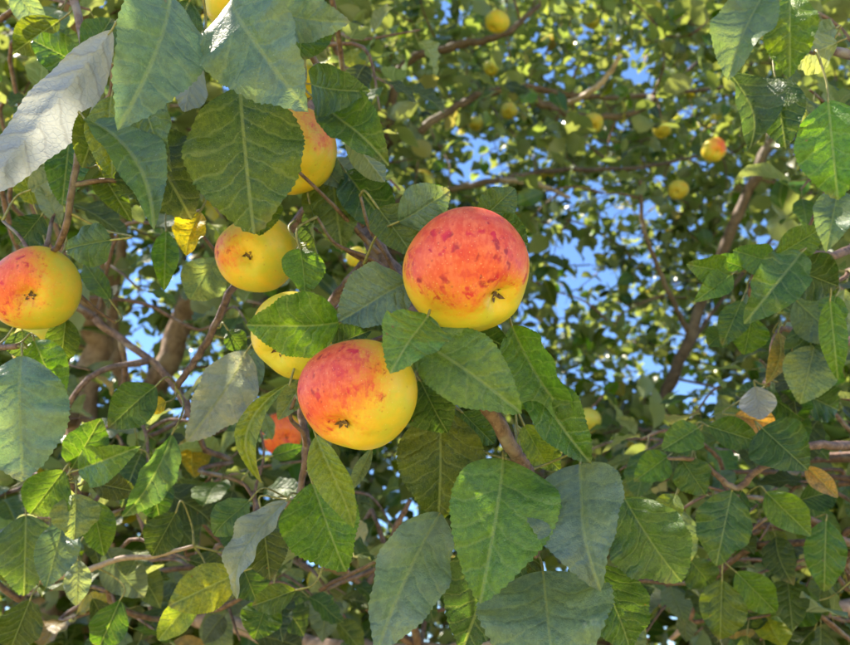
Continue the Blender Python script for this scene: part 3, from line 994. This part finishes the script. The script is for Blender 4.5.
LB((742, 300), (722, 346), 28, .66, .65, G, .1)
LB((752, 318), (744, 355), 34, .66, .66, BG, .0)
LB((726, 330), (708, 346), 24, .68, .68, G, 0)
LB((778, 332), (766, 384), 16, .68, .67, TA, 0, fold=.7, hook=-.12)
LB((806, 318), (818, 386), 46, .67, .66, DG, .1)
LB((815, 345), (800, 404), 48, .66, .65, PA, .05, fold=.1)
LB((830, 300), (838, 380), 24, .62, .62, BG, .0)
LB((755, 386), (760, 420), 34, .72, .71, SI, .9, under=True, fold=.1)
LB((698, 428), (662, 450), 32, .68, .66, BG, .05)
LB((708, 426), (760, 442), 30, .68, .66, G, .05)
LB((762, 428), (808, 470), 56, .66, .63, DG, .10, fold=.1, bend=.12)
LB((682, 460), (706, 495), 36, .68, .66, G, .08)
LB((668, 456), (634, 482), 30, .70, .69, BG, .05)
LB((806, 466), (838, 498), 16, .66, .64, TA, 0, fold=.7)
LB((732, 490), (716, 566), 50, .66, .64, G, .12, fold=.12, bend=.10)
LB((766, 492), (811, 536), 34, .70, .68, BG, .05, fold=.3)
LB((742, 490), (730, 520), 26, .72, .72, DG, 0)
LB((676, 494), (660, 524), 26, .72, .71, YG, .15)
LB((680, 510), (690, 562), 26, .72, .72, PA, .12)
LB((722, 580), (720, 640), 42, .74, .73, OL, 0)
LB((736, 572), (776, 612), 36, .76, .75, BG, .0)
LB((826, 520), (824, 592), 36, .74, .73, G, .0)
LB((800, 500), (838, 490), 30, .76, .76, DG, .0)
LB((690, 560), (712, 586), 34, .78, .78, G, .05)
LB((820, 600), (770, 618), 34, .8, .8, G, .0)
LB((735, 415), (775, 424), 22, .74, .74, TA, 0, fold=.6)
LB((800, 392), (838, 410), 36, .76, .76, DG, .0)
LB((770, 396), (805, 420), 40, .76, .76, DG, .0)

# buds and bud scales on the spur in the middle of the bottom leaves
bp_ = P(537, 534, .450)
for i, (dx, dy, dz) in enumerate(((0, 0, 0), (-.006, -.002, .003), (.005, -.003, -.002), (-.002, -.004, -.006))):
    c0 = bp_ + Vector((dx, dy, dz))
    tip = c0 + Vector((dx * .6, -.006, -.004 - .002 * i))
    tube('bud', [c0, c0.lerp(tip, .4), c0.lerp(tip, .8), tip], [.0022, .0030, .0020, .0004], TWIG, S1, 7, 3, .25)

# ------------------------------------------------------------------ mid-distance sprays: leaves that share a few blades
def shared_blade(i, mat, na=16, nc=2, teeth=True):
    r = random.Random(100 + i)
    V, UV, F = leaf_data(1.0, r.uniform(.50, .68), na, nc, r.uniform(.1, .5), r.uniform(-.02, .12), r.uniform(-.06, .06), r.uniform(-.6, .6), r.uniform(.03, .09), r.uniform(-.2, .3), i, teeth)
    o = len(V)
    tv, tf = tube_data([Vector((0, .02, 0)), Vector((0, -.12, .01)), Vector((0, -.30, .05))], [.008, .010, .013], 4, 0, 0, o)
    me = bpy.data.meshes.new('leaf')
    me.from_pydata([tuple(v) for v in V + tv], [], F + tf)
    me.materials.append(mat)
    me.materials.append(PETIOLE)
    me.polygons.foreach_set('material_index', [0] * len(F) + [1] * len(tf))
    me.polygons.foreach_set('use_smooth', [True] * len(me.polygons))
    uvl = me.uv_layers.new(name='UVMap')
    li = np.zeros(len(me.loops), dtype=np.int32)
    me.loops.foreach_get('vertex_index', li)
    uvl.data.foreach_set('uv', np.asarray(UV + [(0, .5)] * len(tv), dtype=np.float32)[li].ravel())
    return me


MID = [shared_blade(i, LEAF) for i in range(12)]
FARM = [shared_blade(50 + i, LEAF_FAR, 8, 1, False) for i in range(8)]


def leaf_frame(p, axis, up_hint, size):
    y = axis.normalized()
    z = (up_hint - up_hint.dot(y) * y)
    z = z.normalized() if z.length > 1e-4 else y.orthogonal().normalized()
    x = y.cross(z)
    m = Matrix((x, y, z)).transposed().to_4x4()
    return Matrix.Translation(p) @ m @ Matrix.Diagonal((size, size, size, 1))


def pick_col(r):
    k = r.random()
    c = BG if k < .10 else G if k < .34 else OL if k < .62 else OLD if k < .80 else DG if k < .88 else YG if k < .93 else PA if k < .955 else TA if k < .98 else YE
    j = r.uniform(.52, 1.08)
    return (c[0] * j, c[1] * j * r.uniform(.92, 1.08), c[2] * j)


def put_leaf(me, parent, p, axis, uph, size, col, silver=0.0):
    o = bpy.data.objects.new('leaf', me)
    COL.objects.link(o)
    o.parent = parent
    o.matrix_basis = Matrix.Translation(-parent_world(parent)) @ leaf_frame(p, axis, uph, size)
    o.color = (*col, silver)
    return o


def spray(tree_o, a, b, n, size, seed, host):
    """a twig from a to b (px, py, depth) carrying n leaves"""
    r = random.Random(seed)
    p0, p1 = P(*a), P(*b)
    m = p0.lerp(p1, .5) + Vector((r.uniform(-.03, .03), r.uniform(-.03, .03), r.uniform(0, .05)))
    q = nearest_stem(p0, host)[1]
    q2 = q.lerp(p0, .5) + Vector((r.uniform(-.04, .04), r.uniform(-.04, .08), r.uniform(-.05, .05)))
    br = branch(tree_o, 'branch', [q, q2, p0, m, p1], [.004, .0034, .0028, .0022, .0012], TWIG, 6, 5)
    cp = catmull([p0, m, p1], 20)
    ax = (p1 - p0).normalized()
    for k in range(n):
        t = (k + r.uniform(.1, .9)) / n
        c = cp[int(t * (len(cp) - 1))]
        ang = k * 2.4 + r.uniform(-.5, .5)
        perp = Matrix.Rotation(ang, 3, ax) @ ax.orthogonal().normalized()
        d = (perp + ax * .5 + Vector((0, -.15, -.55))).normalized()
        s = size * r.uniform(.7, 1.2)
        uph = Vector((r.uniform(-.6, .6), -.7 + r.uniform(-.5, .5), .8))
        put_leaf(r.choice(MID), br, c + d * s * .3, d, uph, s, pick_col(r), r.choice((0, 0, 0, .05, .3)))


HA = [limbA, limbA2, limbA3, trunkA, S8, S9, S10, S11]
sp = [((40, 540, .95), (150, 500, .85)), ((60, 620, .95), (170, 640, .85)), ((150, 600, 1.0), (240, 640, .85)), ((200, 520, 1.0), (240, 450, .9)),
      ((260, 600, 1.0), (340, 620, .9)), ((300, 560, 1.1), (360, 640, 1.0)), ((100, 460, 1.0), (180, 470, .9)), ((330, 500, 1.2), (400, 540, 1.1)),
      ((380, 600, 1.1), (450, 560, 1.0)), ((30, 480, 1.0), (0, 560, .9)), ((10, 200, .95), (60, 150, .85)), ((10, 60, .9), (70, 40, .8)),
      ((120, 230, 1.0), (200, 210, .9)), ((60, 250, 1.1), (140, 290, 1.0)), ((350, 130, .95), (400, 190, .85)), ((340, 60, 1.0), (400, 90, .9)),
      ((330, 20, 1.1), (420, 30, 1.0)), ((150, 560, 1.1), (210, 590, 1.0)), ((440, 610, 1.1), (520, 640, 1.0)), ((560, 610, 1.2), (650, 640, 1.1)),
      ((120, 440, 1.25), (60, 420, 1.1)), ((20, 400, 1.2), (90, 370, 1.1)), ((250, 470, 1.3), (340, 470, 1.2)), ((0, 110, 1.0), (40, 90, .9)), ((200, 330, 1.2), (250, 330, 1.1))]
sp += [((20, 520, .80), (110, 540, .74)), ((110, 600, .82), (190, 560, .76)), ((30, 590, .82), (120, 630, .76)), ((200, 470, .85), (270, 540, .78)), ((210, 610, .85), (300, 590, .78)),
       ((60, 440, .85), (150, 480, .78)), ((320, 590, .9), (380, 560, .84)), ((0, 20, .8), (90, 10, .74)), ((0, 170, .8), (60, 215, .76)), ((300, 40, .85), (380, 110, .8)), ((140, 440, .95), (220, 430, .9))]
for i, (a, b) in enumerate(sp):
    spray(A, a, b, 6, .062, 300 + i, HA)
HB = [limbB, limbB2, limbB3, trunkB, R3, R5, R4]
sp = [((840, 470, 1.0), (740, 520, .9)), ((850, 560, 1.0), (740, 580, .9)), ((850, 620, 1.0), (760, 640, .9)), ((760, 560, 1.1), (660, 580, 1.0)),
      ((720, 620, 1.1), (640, 640, 1.0)), ((850, 400, 1.0), (760, 360, .9)), ((850, 300, 1.0), (780, 290, .95)), ((860, 160, 1.1), (790, 130, 1.0)),
      ((720, 440, 1.1), (620, 470, 1.0)), ((660, 480, 1.15), (600, 530, 1.1)), ((740, 400, 1.15), (690, 420, 1.1)), ((860, 200, 1.0), (800, 190, .95)),
      ((640, 560, 1.2), (700, 610, 1.1)), ((830, 20, 1.0), (770, 60, .95)), ((660, 440, 1.25), (590, 450, 1.2)), ((800, 430, .95), (740, 450, .9))]
sp += [((850, 430, .85), (770, 400, .80)), ((850, 500, .85), (760, 540, .80)), ((850, 590, .85), (770, 570, .80)), ((850, 640, .85), (740, 620, .80)), ((730, 540, .88), (650, 530, .82)),
       ((700, 580, .9), (620, 600, .85)), ((850, 350, .82), (780, 370, .78)), ((850, 270, .82), (800, 300, .78)), ((720, 460, .9), (640, 440, .85)), ((850, 120, .85), (810, 90, .8)), ((690, 620, .9), (760, 600, .85))]
for i, (a, b) in enumerate(sp):
    spray(B, a, b, 6, .060, 500 + i, HB)

# ------------------------------------------------------------------ crowns behind
GAPS = [(480, 150, 34, 22, .93), (470, 175, 30, 14, .9), (565, 250, 48, 26, .86), (600, 300, 34, 40, .62), (545, 320, 26, 26, .65), (640, 220, 30, 22, .8),
        (665, 372, 34, 30, .78), (715, 392, 26, 24, .92), (700, 340, 16, 20, .8), (775, 226, 34, 16, .95), (150, 250, 18, 26, .85), (140, 320, 30, 40, .6), (565, 75, 18, 16, .85),
        (640, 60, 26, 16, .75), (655, 612, 14, 18, .97), (590, 35, 34, 24, .55), (400, 195, 24, 16, .8), (290, 430, 60, 30, .5), (215, 400, 30, 30, .5), (450, 20, 20, 10, .7),
        (700, 110, 28, 20, .5), (620, 190, 60, 20, .45), (550, 200, 60, 20, .55), (690, 300, 40, 30, .4), (610, 380, 40, 30, .45), (790, 320, 20, 20, .6), (350, 180, 30, 30, .4), (800, 600, 30, 10, .4)]


def gap(px, py):
    p = 0
    for gx, gy, rx, ry, k in GAPS:
        e = ((px - gx) / rx) ** 2 + ((py - gy) / ry) ** 2
        if e < .8:
            p = max(p, k)
        elif e < 1.5:
            p = max(p, k * (1.5 - e) / .7)
    return p * .97 * (.90 + .10 * math.sin(px * .37 + 1) * math.sin(py * .41))


def crown(tree_o, host_names, regions, seed, cut=None, clear=()):
    """leaf clusters in region (px0, px1, py0, py1, d0, d1); nearest leaves singly, the rest as one mass"""
    r = random.Random(seed)
    hosts = [o for o in tree_o.children if o in STEMS and o.name.split('.')[0] in host_names]
    HP, HO = [], []
    for h in hosts:
        for q in STEMS[h]:
            HP.append(q)
            HO.append(h)
    cl = []
    todo = [g[:6] for g in regions for _ in range(g[6])]
    while len(cl) < len(todo):
        px0, px1, py0, py1, d0, d1 = todo[len(cl)]
        d = (d0 ** 3 + r.random() * (d1 ** 3 - d0 ** 3)) ** (1 / 3) if r.random() < .6 else r.uniform(d0, d1)
        px, py = r.uniform(px0, px1), r.uniform(py0, py1)
        if px1 < 2:          # box in metres: unseen clusters added overhead to shade the front
            p = Vector((px, py, r.uniform(d0, d1)))
            if p.z - 1.55 > 1.3 * p.y:
                cl.append(p)
            continue
        if r.random() < gap(px, py) or (d < 2.6 and any(a < px < b and c < py < e for a, b, c, e in clear)):
            continue
        p = P(px, py, d)
        if p.z < .9:
            continue
        if noise.noise(p * 2.2 + Vector((seed, 0, 0))) < -.22 and r.random() < .7:
            continue
        cl.append(p)
    # greedy tree of twigs
    pts = np.array([tuple(q) for q in HP] + [tuple(c) for c in cl])
    nh = len(HP)
    arr = pts[nh:]
    d2 = np.min(((arr[:, None, :] - pts[None, :nh, :]) ** 2).sum(-1), axis=1)
    order = np.argsort(d2)
    avail = list(range(nh))
    tw_v, tw_f = [], []
    leaves = []
    live = np.zeros(len(pts), dtype=bool)
    live[:nh] = True
    for oi in order:
        i = nh + int(oi)
        dd = ((pts - pts[i]) ** 2).sum(1)
        dd[~live] = 1e9
        j = int(np.argmin(dd))
        live[i] = True
        a, c = Vector(pts[j]), Vector(pts[i])
        ln = (c - a).length
        m = a.lerp(c, .5) + Vector((r.uniform(-1, 1), r.uniform(-1, 1), r.uniform(-.6, 1))) * ln * .12
        v, f = tube_data(catmull([a, m, c], 3), [.0050 if ln > .3 else .0036] * 3 + [.003, .0024, .002, .0016], 4, 0, 0, len(tw_v))
        tw_v += v
        tw_f += f
        ax = (c - a).normalized() if ln > 1e-5 else Vector((0, 0, 1))
        for k in range(r.randint(6, 11)):
            dr = Vector((r.gauss(0, 1), r.gauss(0, 1), r.gauss(-.35, .8))) + ax * .4
            dr.normalize()
            s = r.uniform(.050, .095)
            q = c + Vector((r.gauss(0, .045), r.gauss(0, .045), r.gauss(0, .045)))
            uph = Vector((r.gauss(0, .5), r.gauss(-.15, .5), r.uniform(.3, 1)))
            pj = proj(q)
            if pj and r.random() < gap(pj[0], pj[1]) * .40:
                continue
            leaves.append((q, dr, uph, s, pick_col(r), pj))
    w = parent_world(tree_o)
    tw = mesh_obj('twigs', [v - w for v in tw_v], tw_f, TWIG, tree_o)
    tw['kind'] = 'stuff'
    # the ones that show largest become leaves of their own
    inv = [(l[5][2] / l[3], n) for n, l in enumerate(leaves) if l[5] and -5 < l[5][0] < 855 and -5 < l[5][1] < 650]
    inv.sort()
    singles = set(n for _, n in inv[:cut])
    hpn = np.array([tuple(q) for q in HP])
    V, F, UV, C4 = [], [], [], []
    vb = []
    tmpl = []
    for t in range(6):
        rr = random.Random(900 + t)
        lv, luv, lf = leaf_data(1.0, rr.uniform(.5, .7), 4, 1, rr.uniform(.1, .5), rr.uniform(0, .15), rr.uniform(-.1, .1), rr.uniform(-.7, .7), .05, 0, t, False)
        tmpl.append((np.array([tuple(x) for x in lv]), np.array(luv), np.array(lf)))
    off = 0
    AV, AF, AUV, AC = [], [], [], []
    for n, (q, dr, uph, s, col, pj) in enumerate(leaves):
        if n in singles:
            h = HO[int(np.argmin(((hpn - np.array(tuple(q))) ** 2).sum(1)))]
            put_leaf(r.choice(FARM), h, q, dr, uph, s, col, 0)
        else:
            tv, tuv, tf = tmpl[n % 6]
            mt = np.array(leaf_frame(q, dr, uph, s))
            AV.append(tv @ mt[:3, :3].T + mt[:3, 3])
            AF.append(tf + off)
            AUV.append(tuv)
            AC.append(np.tile(np.array([*col, 0.0]), (len(tv), 1)))
            off += len(tv)
    AV, AF, AUV, AC = map(np.concatenate, (AV, AF, AUV, AC))
    me = bpy.data.meshes.new('crown')
    nv, nf = len(AV), len(AF)
    AV = AV - np.array(tuple(w))
    me.vertices.add(nv)
    me.vertices.foreach_set('co', AV.astype(np.float32).ravel())
    me.loops.add(nf * 4)
    me.loops.foreach_set('vertex_index', AF.astype(np.int32).ravel())
    me.polygons.add(nf)
    me.polygons.foreach_set('loop_start', np.arange(0, nf * 4, 4, dtype=np.int32))
    me.polygons.foreach_set('loop_total', np.full(nf, 4, dtype=np.int32))
    me.polygons.foreach_set('use_smooth', np.ones(nf, dtype=bool))
    me.update(calc_edges=True)
    uvl = me.uv_layers.new(name='UVMap')
    uvl.data.foreach_set('uv', AUV[AF.ravel()].astype(np.float32).ravel())
    ca = me.color_attributes.new('Col', 'FLOAT_COLOR', 'POINT')
    ca.data.foreach_set('color', AC.astype(np.float32).ravel())
    me.materials.append(LEAF_MASS)
    me.validate()
    o = bpy.data.objects.new('crown', me)
    COL.objects.link(o)
    o.parent = tree_o
    o['kind'] = 'stuff'
    print('crown', len(leaves), 'leaves', len(singles), 'single')


crown(A, ('trunk', 'limb'), [(-130, 380, -60, 700, 1.5, 2.6, 620), (-130, 330, 330, 700, 1.4, 2.4, 180), (-1.7, .3, .15, 1.25, 2.9, 3.9, 270)], 5, 15, [(60, 240, 235, 420)])  # last box: out-of-view leaves added to block the sun
crown(B, ('trunk', 'limb'), [(800, 960, -60, 700, 1.5, 2.5, 190), (600, 960, 420, 700, 1.5, 2.4, 270), (620, 1150, -200, -60, 1.5, 2.5, 60)], 6, 40)
crown(C, ('trunk', 'limb', 'branch'), [(-60, 910, -60, 700, 2.75, 4.8, 3900), (380, 860, -60, 480, 2.75, 4.8, 1000), (-60, 910, -60, 700, 2.0, 2.5, 320), (-100, 1000, -320, -60, 2.3, 4.6, 200)], 7, 240, [(640, 790, 130, 420)])  # last region: leaves above the view, added for shade
